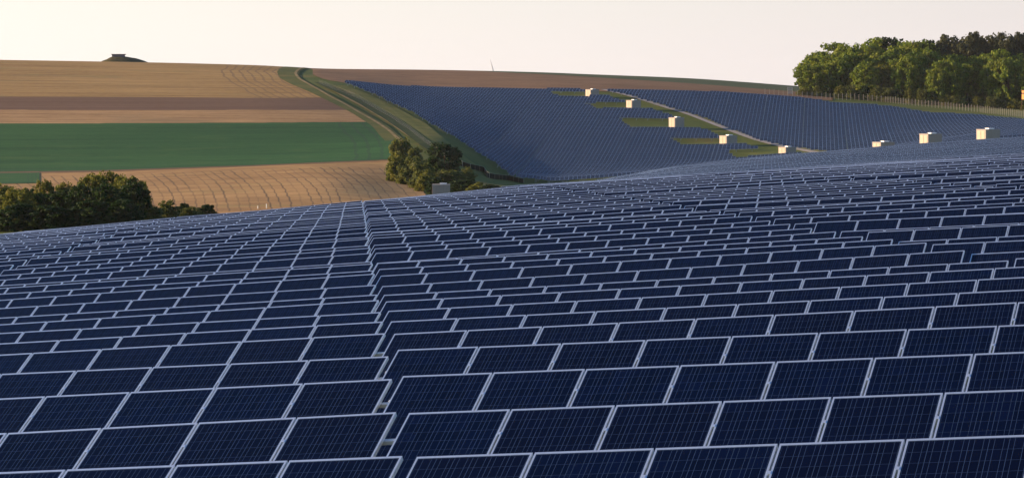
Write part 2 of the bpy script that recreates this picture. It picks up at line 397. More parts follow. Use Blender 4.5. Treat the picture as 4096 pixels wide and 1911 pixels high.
def bfield(name, lo, hi, mat, lift, nu=110, nv=26):
    xe = np.linspace(-1500, 1790, 420); Yl, Yh = bline(lo, xe), bline(hi, xe)
    s = np.linspace(0, 1, nu); P = np.zeros((nv, nu, 2))
    for j, v in enumerate(np.linspace(0, 1, nv)):
        Yv = Yl * (1-v) + Yh * v
        inside = xe <= right_edge(xe, Yv); xr = xe[inside].max() if inside.any() else 1000.0
        xx = -1500 + (xr + 1500) * s; Yx = np.interp(xx, xe, Yv)
        P[j, :, 0] = (xx - CX) * Yx / F_PX; P[j, :, 1] = Yx
    return grid_sheet(name, P, mat, lift)
bfield('upper_stubble_field', 'a', 1135, M_STUB, 0.14)
bfield('ploughed_field', 'b', 'a', M_BROWN, 0.12)
bfield('pale_stubble_field', 'c', 'b', M_LIGHT, 0.14)
bfield('green_crop_field', 'd', 'c', M_GREEN, 0.16)
bfield('lower_stubble_field', 440, 'd2', M_LOWER, 0.10, nu=180, nv=44)
bfield('field_border', 'd2', 'd', field_mat('field_border_soil', (0.10, 0.065, 0.04), (0.2, 0.13, 0.075), (0.05, 0.3)), 0.13, nv=4)
P = np.zeros((8, 40, 2)); Yp = np.linspace(655, 733, 8)[:, None]; Xp = np.linspace(-800, 158, 40)[None]
P[..., 0] = (Xp - CX) * Yp / F_PX; P[..., 1] = Yp
grid_sheet('green_crop_strip', P, M_GREEN, 0.2)

def curve_pts(L, yfrom=430): return [at(x, y, yfrom) for x, y in L]
# brown field over the panels and the green strip on the skyline behind it
xs = np.linspace(1226, 3330, 70); 
bx = np.array([1226, 1700, 2048, 2400, 2700, 3072, 3330]); by = np.array([1165, 1165, 1118, 1105, 1100, 1075, 1060])
Yb = np.interp(xs, bx, by); Ya = np.interp(xs, [1226, 1250, 1300, 1380, 3072, 3330], [1100, 1035, 1004, 991, 991, 1000])
t = np.linspace(0, 1, 16)[:, None]; YY = Ya[None] * (1-t) + Yb[None] * t
M_UPBROWN = field_mat('brown_stubble', (0.140, 0.080, 0.045), (0.25, 0.148, 0.080), (0.06, 0.3))
grid_sheet('brown_stubble_field', np.stack([(xs[None] - CX) * YY / F_PX, YY], -1), M_UPBROWN, 0.13)
Ye = np.interp(xs, [1226, 1700, 2048, 3330], [1166, 1175, 1330, 1420]); YY = (Yb[None] + 0.5) * (1-t) + Ye[None] * t
grid_sheet('far_green_field', np.stack([(xs[None] - CX) * YY / F_PX, YY], -1),
           field_mat('far_crop', (0.055, 0.075, 0.035), (0.08, 0.10, 0.045), (0.02, 0.2)), 0.11)

def strip(name, L, width, mat, lift=0.18, plan=False):
    P = np.array(L if plan else curve_pts(L)); d = np.r_[0, np.cumsum(np.hypot(*np.diff(P, axis=0).T))]
    s = np.linspace(0, d[-1], max(24, int(d[-1] / 4))); Q = np.stack([np.interp(s, d, P[:, 0]), np.interp(s, d, P[:, 1])], 1)
    for _ in range(6): Q[1:-1] = 0.25*Q[:-2] + 0.5*Q[1:-1] + 0.25*Q[2:]
    T = np.gradient(Q, axis=0); T /= np.linalg.norm(T, axis=1)[:, None]; Nn = np.stack([T[:, 1], -T[:, 0]], 1)
    ww = width if hasattr(width, '__len__') else [width, width]
    wv = np.interp(np.linspace(0, 1, len(Q)), np.linspace(0, 1, len(ww)), ww)[:, None]
    k = np.linspace(-0.5, 0.5, 5)
    return grid_sheet(name, np.stack([Q + Nn * wv * a for a in k], 0), mat, lift)
M_DIRT = field_mat('dry_dirt', (0.19, 0.145, 0.06), (0.34, 0.24, 0.11), (0.4, 0.15), patch=(0.12, 0.13, 0.04))
M_GRAVEL = simple('grey_gravel', (0.30, 0.29, 0.29), 0.95, 0, 0.25, 1.2)
strip('grass_verge', [(1195, 268), (1150, 292), (1160, 318), (1215, 348), (1320, 397), (1430, 452), (1520, 505), (1580, 565)], [8, 7, 5, 4, 5], M_VERGE, 0.2)
strip('dirt_track', [(1222, 270), (1180, 296), (1195, 318), (1245, 346), (1310, 384), (1400, 430), (1500, 487), (1560, 528), (1600, 565), (1625, 600)], 0.9, M_DIRT, 0.26)
strip('dry_grass_verge', [(1300, 350), (1380, 392), (1470, 438), (1560, 492), (1640, 548), (1700, 590)], 1.0, M_DIRT, 0.24)
M_SUNNY_GRASS = grass_mat('sunny_grass', (0.105, 0.125, 0.028), (0.165, 0.165, 0.038), (0.26, 0.185, 0.075), 0.09, 0.8)  # brighter, yellower copy of the meadow grass, with sunlight put into its colour
strip('weed_strip', [(1268, 333), (1330, 362), (1440, 408), (1560, 478), (1640, 532), (1700, 582), (1760, 625)], [1.5, 3.2, 3.6, 3.4, 3.0], grass_mat('dark_weeds', (0.022, 0.044, 0.014), (0.034, 0.060, 0.018), (0.060, 0.080, 0.022), 0.2, 1.5), 0.3)
strip('site_meadow', [(1352, 343), (1430, 374), (1520, 421), (1630, 490), (1720, 556), (1800, 612), (1890, 664), (1985, 706)], [4, 7, 9, 10, 9, 8, 6], M_SUNNY_GRASS, 0.12)
ROAD = [(3300, 620), (3200, 600), (3060, 571), (2960, 538), (2880, 507), (2760, 460), (2640, 424), (2530, 390), (2470, 374), (2412, 360)]
strip('road_verge', [(x + 22, y - 3) for x, y in ROAD], [5.5, 5.0, 4.2], M_SUNNY_GRASS, 0.10)
strip('gravel_road', ROAD, [2.2, 1.8, 1.5], M_GRAVEL, 0.16)

# ------------------------------------------------------------------ solar tables
ORD1 = ['', 'first', 'second', 'third', 'fourth', 'fifth', 'sixth', 'seventh', 'eighth', 'ninth', 'tenth', 'eleventh', 'twelfth',
        'thirteenth', 'fourteenth', 'fifteenth', 'sixteenth', 'seventeenth', 'eighteenth', 'nineteenth']
TENS = {2: 'twent', 3: 'thirt', 4: 'fort', 5: 'fift', 6: 'sixt', 7: 'sevent', 8: 'eight', 9: 'ninet'}
def ordinal(n):
    if n < 20: return ORD1[n]
    if n % 10 == 0: return TENS[n // 10] + 'ieth'
    return TENS[n // 10] + 'y-' + ORD1[n % 10]

def panel_frame(mb, m=0):
    L, S, D = 0.028, 0.017, 0.040
    hx, hy = WID/2, LEN/2; z1 = 0.003; z0 = z1 - D
    mb.box(-hx, hx, hy-L, hy, z0, z1, m); mb.box(-hx, hx, -hy, -hy+L, z0, z1, m)
    mb.box(-hx, -hx+S, -hy+L, hy-L, z0, z1, m); mb.box(hx-S, hx, -hy+L, hy-L, z0, z1, m)
def glass_geo(z0=-0.006, z1=0.0):
    hx, hy = WID/2-0.012, LEN/2-0.012
    V = [(-hx,-hy,z1),(hx,-hy,z1),(hx,hy,z1),(-hx,hy,z1),(-hx,-hy,z0-0.01),(hx,-hy,z0-0.01),(hx,hy,z0-0.01),(-hx,hy,z0-0.01)]
    Fq = [(0,1,2,3),(4,7,6,5)]
    uv = [(v[0]+WID/2, v[1]+LEN/2) for f in Fq for v in [V[i] for i in f]]
    return V, Fq, uv
V, Fq, uv = glass_geo(); ME_GLASS = mesh_from('solar_panel', V, Fq, [M_GLASS, M_BACK], [0, 1], uv)
mb = MB(); panel_frame(mb); ME_FRAME = mb.mesh('frame', [M_FRAME])
mb = MB(); panel_frame(mb, 2); V2 = V + mb.V; F2 = Fq + [tuple(i+len(V) for i in f) for f in mb.F]
uv2 = uv + [(0, 0)] * (4 * len(mb.F))
ME_PANEL = mesh_from('solar_panel_small', V2, F2, [M_GLASS, M_BACK, M_FRAME], [0, 1] + mb.M, uv2)
TZ = TOP - LEN/2 * math.sin(TILT)
Rt = Matrix.Rotation(TILT, 4, 'X')
HALF = (NP - 1) * PITCH / 2
mb = MB(); mb.box(-HALF-0.545, HALF+0.64, -0.022, 0.022, -0.085, -0.045, 0); ME_RAIL = mb.mesh('rail', [simple('rail_aluminium', (0.50, 0.53, 0.58), 0.5, 0.2, 0.1, 9)])
mb = MB(); mb.box(-0.016, 0.016, -0.022, 0.022, -0.045, 0.007); ME_CLAMP = mb.mesh('clamp', [M_FRAME])
mb = MB(); mb.box(-0.05, 0.05, -0.04, 0.04, -0.9, TZ - 0.14); 
mb.tube([(0, -0.05, 0.45), (0, 0.5, TZ + 0.12)], 0.03, 6); ME_POST = mb.mesh('post', [M_STEEL])

GROWS = []                                   # measured residuals keep each row's own height
def row_start(k):
    Yk = 26.7 + 3.92 * k
    return np.array([-0.98 - 0.048 * (Yk - 30.6), Yk])
_res = {}
for k, (Yk, xk, yk) in enumerate(_rows):
    _res[k] = -(yk - Y0) * Yk / F_PX - float(near_top((xk - CX) * Yk / F_PX, Yk))

def crest_limit(u):                           # how far the near block of tables runs, per direction of view
    x = CX + u * F_PX
    if x > 2175: return 572.0
    return float(np.interp(x, [-900, 0, 1400, 2048, 2175], [192, 196, 212, 236, 245]))
cands = []
for k in range(0, 140):
    S = row_start(k); rowj = float(np.clip(rng.normal(0, 0.034), -0.06, 0.06))
    for i in range(-14, 16):
        a = S + E1 * (i * PER + (0 if i >= 0 else 0.0)); b = a + E1 * (NP * PITCH - 0.02)
        c = (a + b) / 2
        u = c[0] / c[1]; lim = 0.1575
        if a[0] / a[1] > lim + 2.0 / c[1] + 0.004 or b[0] / b[1] < -lim - 2.0 / c[1] - 0.004: continue
        if c[1] > crest_limit(u): continue
        jit = (rowj + float(np.clip(rng.normal(0, 0.022), -0.05, 0.05))) * (1.0 if c[1] < 120 else 0.62) - (0.07 if c[1] > 185 else 0.0)
        if i in (0, -1) and k in _res: jit = _res[k] + float(rng.normal(0, 0.006))
        roll = float(rng.normal(0, 0.004))
        cands.append((c[1], k, i, a, b, jit, roll))
near = [c for c in cands if c[0] < 262.0]; near.sort(key=lambda c: c[0]); near_set = near[:300]
ids = set((c[1], c[2]) for c in near_set); rest = [c for c in cands if (c[1], c[2]) not in ids]

def table_matrix(a, b, jit, roll, Nrm, Ed):
    off = Nrm * (LEN/2 * math.cos(TILT))       # the measured line is the upper edge
    pa, pb = a - off, b - off
    za, zb = gz(*pa) + jit, gz(*pb) + jit
    sl = (zb - za) / np.linalg.norm(pb - pa) + roll
    ex = Vector((Ed[0], Ed[1], sl)).normalized(); ey = Vector((Nrm[0], Nrm[1], 0)).normalized(); ez = ex.cross(ey)
    c = (pa + pb) / 2 + Ed * (TOP * ex.z)      # tables lean with the cross slope; keep the upper edge on its line
    M = Matrix(((ex.x, ey.x, ez.x, c[0]), (ex.y, ey.y, ez.y, c[1]), (ex.z, ey.z, ez.z, (za + zb) / 2), (0, 0, 0, 1)))
    return M
def put(name, me, parent, M):
    o = bpy.data.objects.new(name, me); COL.objects.link(o); o.parent = parent; o.matrix_local = M; return o
side = {True: 'right', False: 'left'}
GRP = 'rows of tilted solar panel tables on the near slope'
for (Yc, k, i, a, b, jit, roll) in near_set:
    M = table_matrix(a, b, jit, roll, N1, E1)
    root = bpy.data.objects.new('solar_table', None); COL.objects.link(root); root.matrix_world = M; root.empty_display_size = 0.3
    n = i + 1 if i >= 0 else -i
    sd = 'right' if i >= 0 else 'left'
    tag(root, f"blue solar table, {ordinal(k+1)} row from the bottom, {ordinal(n)} table {sd} of the central gap", 'solar table', GRP)
    detailed = Yc < 75
    for p in range(NP):
        Mp = Matrix.Translation((-HALF + p * PITCH, 0, TZ)) @ Rt @ Matrix.Rotation(random.gauss(0, 0.0012), 4, 'X')
        o = put('solar_panel', ME_GLASS if detailed else ME_PANEL, root, Mp)
        if detailed: put('frame', ME_FRAME, o, Matrix.Identity(4))
    for yv in (0.40, -0.40):
        put('rail', ME_RAIL, root, Matrix.Translation((0, 0, TZ)) @ Rt @ Matrix.Translation((0, yv, 0)))
    if Yc < 62:
        for q in range(NP - 1):
            for yv in (0.40, -0.40):
                put('clamp', ME_CLAMP, root, Matrix.Translation((0, 0, TZ)) @ Rt @ Matrix.Translation((-HALF + (q + 0.5) * PITCH, yv, 0)))
    for q in (-4.3, 0.0, 4.3): put('post', ME_POST, root, Matrix.Translation((q, 0, 0)))

# --- everything farther: one object of tables too many to count
stuff_V = []; stuff_UV = []; stuff_M = []
def add_panel(M, p):
    Mp = M @ Matrix.Translation((-HALF + p * PITCH, 0, TZ)) @ Rt
    hx, hy = WID/2, LEN/2
    for v in ((-hx,-hy,0),(hx,-hy,0),(hx,hy,0),(-hx,hy,0)): stuff_V.append(tuple(Mp @ Vector(v)))
    stuff_UV.extend([(0, 0), (WID, 0), (WID, LEN), (0, LEN)]); stuff_M.append(0)
    for e in (((-hx,hy,-0.04),(-hx,hy,0),(hx,hy,0),(hx,hy,-0.04)),):           # rear edge gives the sheet its thickness
        for v in e: stuff_V.append(tuple(Mp @ Vector(v)))
        stuff_UV.extend([(0, 0)] * 4); stuff_M.append(1)
def add_post(M, x):
    for (x0, y0, x1, y1) in ((-.05,-.05,.05,-.05),(.05,-.05,.05,.05),(.05,.05,-.05,.05),(-.05,.05,-.05,-.05)):
        for v in ((x+x0, y0, -0.8), (x+x1, y1, -0.8), (x+x1, y1, TZ-0.05), (x+x0, y0, TZ-0.05)): stuff_V.append(tuple(M @ Vector(v)))
        stuff_UV.extend([(0, 0)] * 4); stuff_M.append(2)
for (Yc, k, i, a, b, jit, roll) in rest:
    M = table_matrix(a, b, jit, roll, N1, E1)
    for p in range(NP): add_panel(M, p)
    for q in (-4.3, 0, 4.3): add_post(M, q)
# opposite hillside
PS2 = R(5.4); E2 = np.array([math.cos(PS2), -math.sin(PS2)]); N2 = np.array([math.sin(PS2), math.cos(PS2)])
LB = np.array([(745, 11), (775, 1), (800, -5.4), (840, -16), (870, -21.5), (905, -28), (945, -39), (985, -51)])
RL = np.array([(740, 104), (760, 97), (815, 78.5), (848, 67), (878, 61), (918, 53.3), (955, 40.6), (985, 29.4), (1000, 25)])   # left edge of the right block
RW = 8.0
TOPX = np.array([(1300, 987), (2430, 987), (3072, 986), (3200, 984), (3260, 978), (3330, 970), (3480, 968), (3560, 962), (3620, 954), (3720, 936), (3890, 930), (4000, 911), (4096, 893), (4600, 800)])
CLEAR = [(2190, 2470, 966, 979), (2335, 2600, 934, 950), (2475, 2800, 887, 912), (2680, 3020, 846, 862), (2900, 3300, 812, 833)]
def in_far(X, Y):
    if X < np.interp(Y, LB[:, 0], LB[:, 1]): return False
    x = CX + X / Y * F_PX
    if Y > np.interp(x, TOPX[:, 0], TOPX[:, 1]): return False
    re = np.interp(Y, RL[:, 0], RL[:, 1])
    if re - RW < X < re: return False
    for (xa, xb, ya, yb) in CLEAR:
        sk = (yb - Y) / (yb - ya)
        if ya < Y < yb and xa + 45 * sk < x < xb + 30 and X < re: return False
    return x < 4300
for k in range(0, 65):
    S = np.array([-1.14, 754.2]) + k * 3.93 * np.array([0.095, 1.0])
    for i in range(-8, 14):
        a = S + E2 * (i * PER); b = a + E2 * (NP * PITCH - 0.02); c = (a + b) / 2
        cx_ = CX + c[0] / c[1] * F_PX
        if cx_ < 1100 or cx_ > 4400: continue
        M = None; cnt = 0
        for p in range(NP):
            q = a + E2 * ((p + 0.5) * PITCH)
            if not in_far(q[0], q[1]): continue
            if M is None: M = table_matrix(a, b, float(rng.normal(0, 0.03)), float(rng.normal(0, 0.003)), N2, E2)
            add_panel(M, p); cnt += 1
            if p in (1, 5, 9): add_post(M, -HALF + p * PITCH)
n = len(stuff_V) // 4
me = mesh_from('solar_tables', np.array(stuff_V), np.arange(n * 4).reshape(n, 4), [M_FAR, M_FRAME, M_STEEL], stuff_M, stuff_UV)
tag(link('solar_table', me), 'countless distant blue solar tables covering the far hillside and the hollow behind', 'solar tables', kind='stuff')
print('tables near', len(near_set), 'rest', len(rest), 'stuff quads', n)

# ------------------------------------------------------------------ trees and shrubs
def leaf_mat(name, dark, mid, light, yellow=None, yl=0.0):
    t = NT(name); g = t.n('ShaderNodeNewGeometry'); oi = t.n('ShaderNodeObjectInfo')
    r = t.math('FRACT', t.math('ADD', g.outputs['Random Per Island'], t.math('MULTIPLY', oi.outputs['Random'], 0.7)))
    nz = t.noise(3.2, 2, t.coords('Object'))
    s = t.math('ADD', t.math('MULTIPLY', r, 0.55), t.math('MULTIPLY', nz, 0.5))
    col = t.ramp(s, [(0.25, dark), (0.5, mid), (0.8, light)])
    if yellow:
        n2 = t.noise(2.0, 2, t.coords('Object', (1, 1, 1.3)))
        mrn = t.n('ShaderNodeMapRange'); mrn.inputs['From Min'].default_value = 0.5; mrn.inputs['From Max'].default_value = 0.68; t.l(n2, mrn.inputs['Value'])
        col = t.mix(t.math('MULTIPLY', mrn.outputs[0], yl), col, yellow)
    t.set(Base_Color=col, Roughness=0.75, Specular_IOR_Level=0.2)
    tr = t.n('ShaderNodeBsdfTranslucent'); t.l(t.mix(0.5, col, tuple(min(1, 1.6 * c) for c in light)), tr.inputs['Color'])
    ms = t.n('ShaderNodeMixShader'); ms.inputs[0].default_value = 0.30
    t.l(t.b.outputs[0], ms.inputs[1]); t.l(tr.outputs[0], ms.inputs[2])
    t.l(ms.outputs[0], t.t.nodes['Material Output'].inputs['Surface']); return t.m
L_MID = leaf_mat('oak_leaves', (0.026, 0.058, 0.008), (0.085, 0.140, 0.014), (0.18, 0.225, 0.020), (0.26, 0.23, 0.020), 0.5)
L_DARK = leaf_mat('dark_leaves', (0.004, 0.015, 0.003), (0.010, 0.031, 0.005), (0.025, 0.055, 0.007), (0.05, 0.075, 0.01), 0.2)
L_PINE = leaf_mat('pine_needles', (0.022, 0.034, 0.014), (0.042, 0.052, 0.020), (0.075, 0.078, 0.030))
L_YEL = leaf_mat('turning_leaves', (0.024, 0.040, 0.007), (0.066, 0.088, 0.012), (0.165, 0.170, 0.022), (0.27, 0.18, 0.02), 0.42)
L_OLIVE = leaf_mat('olive_leaves', (0.026, 0.042, 0.009), (0.062, 0.086, 0.016), (0.125, 0.140, 0.026), (0.17, 0.13, 0.03), 0.3)
M_BARK = simple('bark', (0.085, 0.062, 0.042), 0.9, 0, 0.3, 14)

def crown_mesh(name, mat, seed, nclump=95, per=34, top=1.0, bottom=0.10, leaf=0.030, shape='round', spread=0.085):
    """unit crown (height 1, radius 0.5): leaf clumps at the ends of boughs, gaps between them"""
    g = np.random.default_rng(seed); C = []
    lob = g.normal(size=(9, 3)); lob /= np.linalg.norm(lob, axis=1)[:, None]; amp = g.uniform(-0.16, 0.20, 9)
    while len(C) < nclump:
        d = g.normal(size=3); d /= np.linalg.norm(d)
        r = 1.0 + sum(a * max(0, d @ l) ** 3 for a, l in zip(amp, lob))
        rr = r * g.uniform(0.35, 1.0) ** 0.55
        zc = (top + bottom) / 2; hz = (top - bottom) / 2
        rad = 0.44
        if shape == 'bush': p = np.array([d[0] * 0.45 * rr, d[1] * 0.45 * rr, 0.05 + abs(d[2]) * 0.85 * rr])
        elif shape == 'pine':
            p = np.array([d[0] * 0.36 * rr, d[1] * 0.36 * rr, zc + d[2] * hz * 0.92 * rr]); 
            p[:2] *= 1.25 - 0.6 * max(0, p[2] - 0.4)
        else: p = np.array([d[0] * rad * rr, d[1] * rad * rr, zc + d[2] * hz * 0.88 * rr])
        C.append(p)
    C = np.array(C); Vs = []
    for c in C:
        s = spread * g.uniform(0.6, 1.25); m = int(per * g.uniform(0.6, 1.3))
        d = g.normal(size=(m, 3)); d /= np.linalg.norm(d, axis=1)[:, None]
        P_ = c + d * s * (g.uniform(0.2, 1, (m, 1)) ** 0.5) * np.array([1.1, 1.1, 0.75])
        nrm = d + g.normal(size=(m, 3)) * 0.55 + np.array([0, 0, 0.35]); nrm /= np.linalg.norm(nrm, axis=1)[:, None]
        tq = np.cross(nrm, g.normal(size=(m, 3))); tq /= np.linalg.norm(tq, axis=1)[:, None]; bq = np.cross(nrm, tq)
        sz = leaf * g.uniform(0.55, 1.25, (m, 1))
        a = P_ - tq*sz - bq*sz*0.55; b = P_ + tq*sz*0.2 - bq*sz*0.8; c2 = P_ + tq*sz + bq*sz*0.5; d2 = P_ - tq*sz*0.3 + bq*sz*0.8
        Vs.append(np.stack([a, b, c2, d2], 1))
    Vq = np.concatenate(Vs).reshape(-1, 3); n = len(Vq) // 4
    return mesh_from(name, Vq, np.arange(4*n).reshape(n, 4), [mat])
def trunk_mesh(seed, high=0.62):
    g = random.Random(seed); mb = MB()
    mb.tube([(0,0,-0.03), (g.uniform(-.01,.01), 0, 0.2), (g.uniform(-.02,.02), g.uniform(-.02,.02), 0.42), (0.01, 0, high)], [0.028, 0.022, 0.016, 0.007], 8)
    for q in range(6):
        an = q * 1.05 + g.uniform(-.3, .3); z = 0.2 + 0.06*q; ln = g.uniform(0.2, 0.33)
        mb.tube([(0, 0, z), (math.cos(an)*ln*.5, math.sin(an)*ln*.5, z+0.10), (math.cos(an)*ln, math.sin(an)*ln, z+0.24)], [0.011, 0.007, 0.003], 6)
    return mb.mesh('trunk', [M_BARK], True)
CR = {}
for nm, mat in (('oak', L_MID), ('dark', L_DARK), ('yellow', L_YEL)):
    CR[nm] = [crown_mesh('crown', mat, 100 + 7*j + len(nm), 150, 40, 1.0, 0.02, 0.027) for j in range(3)]
CR['pine'] = [crown_mesh('crown', L_PINE, 300 + j, 150, 44, 1.0, 0.05, 0.028, 'pine', 0.095) for j in range(3)]
CR['olive'] = [crown_mesh('crown', L_OLIVE, 400 + j, 130, 44, leaf=0.036, shape='bush', spread=0.11) for j in range(2)]
CR['yellowbush'] = [crown_mesh('crown', L_YEL, 500 + j, 130, 44, leaf=0.036, shape='bush', spread=0.11) for j in range(2)]
CR['darkbush'] = [crown_mesh('crown', L_DARK, 600 + j, 130, 44, leaf=0.036, shape='bush', spread=0.11) for j in range(2)]
TR = [trunk_mesh(s) for s in (1, 2, 3)]
tcount = [0]
def tree(kind, x, Y, top_y, width, name, label, cat, group=None, sink=0.0):
    """x column and top line in the photo, Y distance in metres, width in photo pixels"""
    X = (x - CX) * Y / F_PX; z = gz(X, Y) - sink; ztop = -(top_y - Y0) * Y / F_PX
    H = max(0.8, ztop - z); W = width * Y / F_PX
    j = tcount[0]; tcount[0] += 1
    root = empty(name, (X, Y, z), random.uniform(0, 6.28)); tag(root, label, cat, group)
    cme = CR[kind][j % len(CR[kind])]
    o = link('crown', cme, root); o.scale = (W, W, H)
    tr = link('trunk', TR[j % 3], root); tr.scale = (H*0.9, H*0.9, H) if 'bush' not in kind and kind != 'olive' else (H*0.5, H*0.5, H*0.7)
    return root

# wood on the right skyline: tall back row, brighter front row
G1 = 'trees of the wood on the right'
sil = np.array([(3183, 287), (3203, 251), (3243, 207), (3295, 191), (3358, 163), (3430, 160), (3509, 150), (3589, 147), (3668, 140), (3708, 150), (3820, 150), (3867, 150), (3970, 138), (4046, 141), (4200, 150)])
backs = [('oak', 3268), ('oak', 3325), ('oak', 3385), ('oak', 3440), ('oak', 3500), ('dark', 3560), ('oak', 3620), ('dark', 3678), ('oak', 3730),
         ('pine', 3770), ('pine', 3818), ('pine', 3866), ('pine', 3915), ('pine', 3966), ('pine', 4014), ('pine', 4060), ('pine', 4110), ('pine', 4160)]
places = ['behind the left tip of the wood', 'over the third gap from the left tip', 'left of the crest of the wood', 'on the wood\'s left shoulder', 'in mid wood']
for q, (kd, x) in enumerate(backs):
    ty = float(np.interp(x, sil[:, 0], sil[:, 1])) - 2 + random.uniform(-5, 6)
    wname = {'oak': 'broad green tree', 'dark': 'dark green tree', 'pine': 'dark brownish pine'}[kd]
    kk = sum(1 for b in backs[:q+1] if b[0] == kd)
    lab = f"{wname}, {ordinal(kk)} of its kind from the left along the wood's back skyline"
    tree(kd, x, 1075 + random.uniform(-6, 8), ty, 190 if kd != 'pine' else 180, 'pine_tree' if kd == 'pine' else 'broadleaf_tree', lab, 'tree', G1)
fronts = [(3222, 252, 88, 'oak'), (3262, 262, 100, 'oak'), (3312, 240, 95, 'oak'), (3360, 225, 100, 'oak'), (3412, 262, 95, 'yellow'), (3462, 235, 105, 'oak'), (3520, 250, 100, 'yellow'),
          (3575, 238, 105, 'oak'), (3630, 205, 120, 'oak'), (3700, 262, 95, 'oak'), (3752, 245, 100, 'oak'), (3800, 222, 125, 'oak'), (3868, 242, 110, 'oak'), (3925, 268, 90, 'yellow'),
          (3975, 225, 115, 'oak'), (4030, 212, 130, 'oak'), (4085, 250, 100, 'yellow'), (4130, 230, 110, 'oak')]
for q, (x, ty, wd, kd) in enumerate(fronts):
    col = {'oak': 'sunlit green', 'yellow': 'yellowing green'}[kd]
    kk = sum(1 for b in fronts[:q+1] if b[3] == kd)
    lab = f"{col} tree in the wood's front row, {ordinal(kk)} such from the left by the fence"
    tree(kd, x, 1042 + random.uniform(-6, 6) - (x - 3200) * 0.03, ty, wd * 1.18, 'broadleaf_tree', lab, 'tree', G1)
for q, x in enumerate(range(3245, 4140, 58)):
    ty = float(np.interp(x, sil[:, 0], sil[:, 1])) + (30 if x < 3720 else 62) + random.uniform(-8, 8)
    tree('oak', x, 1056 + random.uniform(-4, 4), ty, 150, 'broadleaf_tree',
         f"mid green tree filling the wood's second row, {ordinal(q + 1)} from the left", 'tree', G1)
# underwood
for q, x in enumerate(range(3225, 4140, 46)):
    kd = ['yellowbush', 'olive', 'darkbush'][q % 3]
    wn = {'yellowbush': 'yellow-green bush', 'olive': 'olive bush', 'darkbush': 'dark bush'}[kd]
    kk = q // 3 + 1
    tree(kd, x + random.uniform(-8, 8), 1028 - (x - 3200) * 0.035, 335 + (x - 3225) * 0.06 + random.uniform(-14, 14), random.uniform(52, 75), 'bush',
         f"{wn} at the foot of the wood, {ordinal(kk)} such from the left", 'bush', 'bushes at the foot of the wood')
# grove at the lower left
G2 = 'trees of the grove at the lower left'
grove = [('yellow', 5, 722, 190, 398, 'leafy tree cut by the left photo edge, green with orange tints'),
         ('yellow', 75, 738, 150, 392, 'low orange tinted tree just right of the photo\'s left edge'),
         ('dark', 120, 752, 150, 402, 'dark tree in front of the small green crop strip'),
         ('yellow', 178, 704, 105, 410, 'slim yellow-topped tree standing clear beside the green crop strip'),
         ('dark', 230, 742, 170, 396, 'dark rounded tree in the middle of the grove\'s low part'),
         ('yellow', 272, 722, 130, 412, 'yellow-green tree rising where the grove climbs towards its peak'),
         ('dark', 335, 735, 170, 394, 'dark tree below the left side of the grove\'s peak'),
         ('yellow', 372, 680, 150, 410, 'tall yellow-topped tree, left one of the grove\'s two highest'),
         ('yellow', 425, 674, 150, 414, 'highest yellow-topped tree at the grove\'s peak'),
         ('dark', 435, 735, 180, 392, 'dark tree below the right side of the grove\'s peak'),
         ('yellow', 505, 688, 150, 408, 'yellow-topped tree right of the grove\'s peak'),
         ('dark', 535, 722, 150, 396, 'black-green tree at the grove\'s right end before the stubble'),
         ('yellow', 562, 712, 95, 412, 'small yellow-tipped tree closing the grove on its right')]
for (kd, x, ty, wd, Y, lab) in grove: tree(kd, x, Y, ty, wd, 'broadleaf_tree', lab, 'tree', G2)
G3 = 'bushes between grove and stubble'
for (kd, x, ty, wd, Y, lab) in [('darkbush', 60, 800, 190, 385, 'dark underbrush at the foot of the grove\'s left end'),
                                ('darkbush', 205, 800, 210, 384, 'dark underbrush under the middle of the grove'),
                                ('darkbush', 360, 790, 210, 384, 'dark underbrush under the grove\'s peak'),
                                ('darkbush', 500, 775, 170, 386, 'dark underbrush under the grove\'s right end'),
                                ('olive', 600, 816, 130, 408, 'pale olive bush at the right foot of the grove'),
                                ('olive', 678, 797, 90, 425, 'rounded olive bush, tallest of the low bushes on the stubble edge'),
                                ('darkbush', 735, 805, 60, 432, 'small dark bush between two olive bushes on the stubble edge'),
                                ('olive', 768, 824, 85, 415, 'low olive bush left of the last dark bush'),
                                ('darkbush', 822, 811, 92, 422, 'dark round bush farthest right beside the lined stubble')]:
    tree(kd, x, Y, ty, wd, 'bush', lab, 'bush', G3)
# hedge and tree in the valley
tree('dark', 1778, 668, 553, 172, 'broadleaf_tree', 'round dark tree standing alone above the valley hedge', 'tree')
G4 = 'shrubs of the valley hedge'
for (kd, x, ty, wd, Y, lab) in [('olive', 1600, 552, 105, 672, 'tall olive shrub at the hedge\'s upper left end by the green field'),
                                ('olive', 1655, 580, 100, 690, 'brownish shrub between the tall olive shrub and the round tree'),
                                ('yellowbush', 1588, 600, 95, 655, 'yellow-green shrub below the tall olive shrub'),
                                ('olive', 1645, 622, 120, 645, 'olive shrub left of the round dark tree\'s foot'),
                                ('olive', 1690, 650, 120, 628, 'olive shrub beside the corner of the lower stubble'),
                                ('yellowbush', 1705, 672, 90, 612, 'yellow-green shrub above the left corner of the grey cabin'),
                                ('darkbush', 1740, 700, 80, 600, 'dark shrub just behind the grey cabin'),
                                ('olive', 1790, 676, 150, 632, 'wide olive shrub under the round dark tree'),
                                ('olive', 1850, 684, 130, 628, 'brownish shrub right below the round dark tree'),
                                ('olive', 1872, 664, 60, 660, 'brown shrub right of the round dark tree'),
                                ('darkbush', 1850, 712, 150, 606, 'dark low shrub right of the grey cabin'),
                                ('yellowbush', 1910, 724, 100, 590, 'small yellow bush farthest right in the valley hedge'),
                                ('darkbush', 1970, 732, 120, 582, 'low dark bush beside the fence corner')]:
    tree(kd, x, Y, ty, wd, 'bush', lab, 'bush', G4)

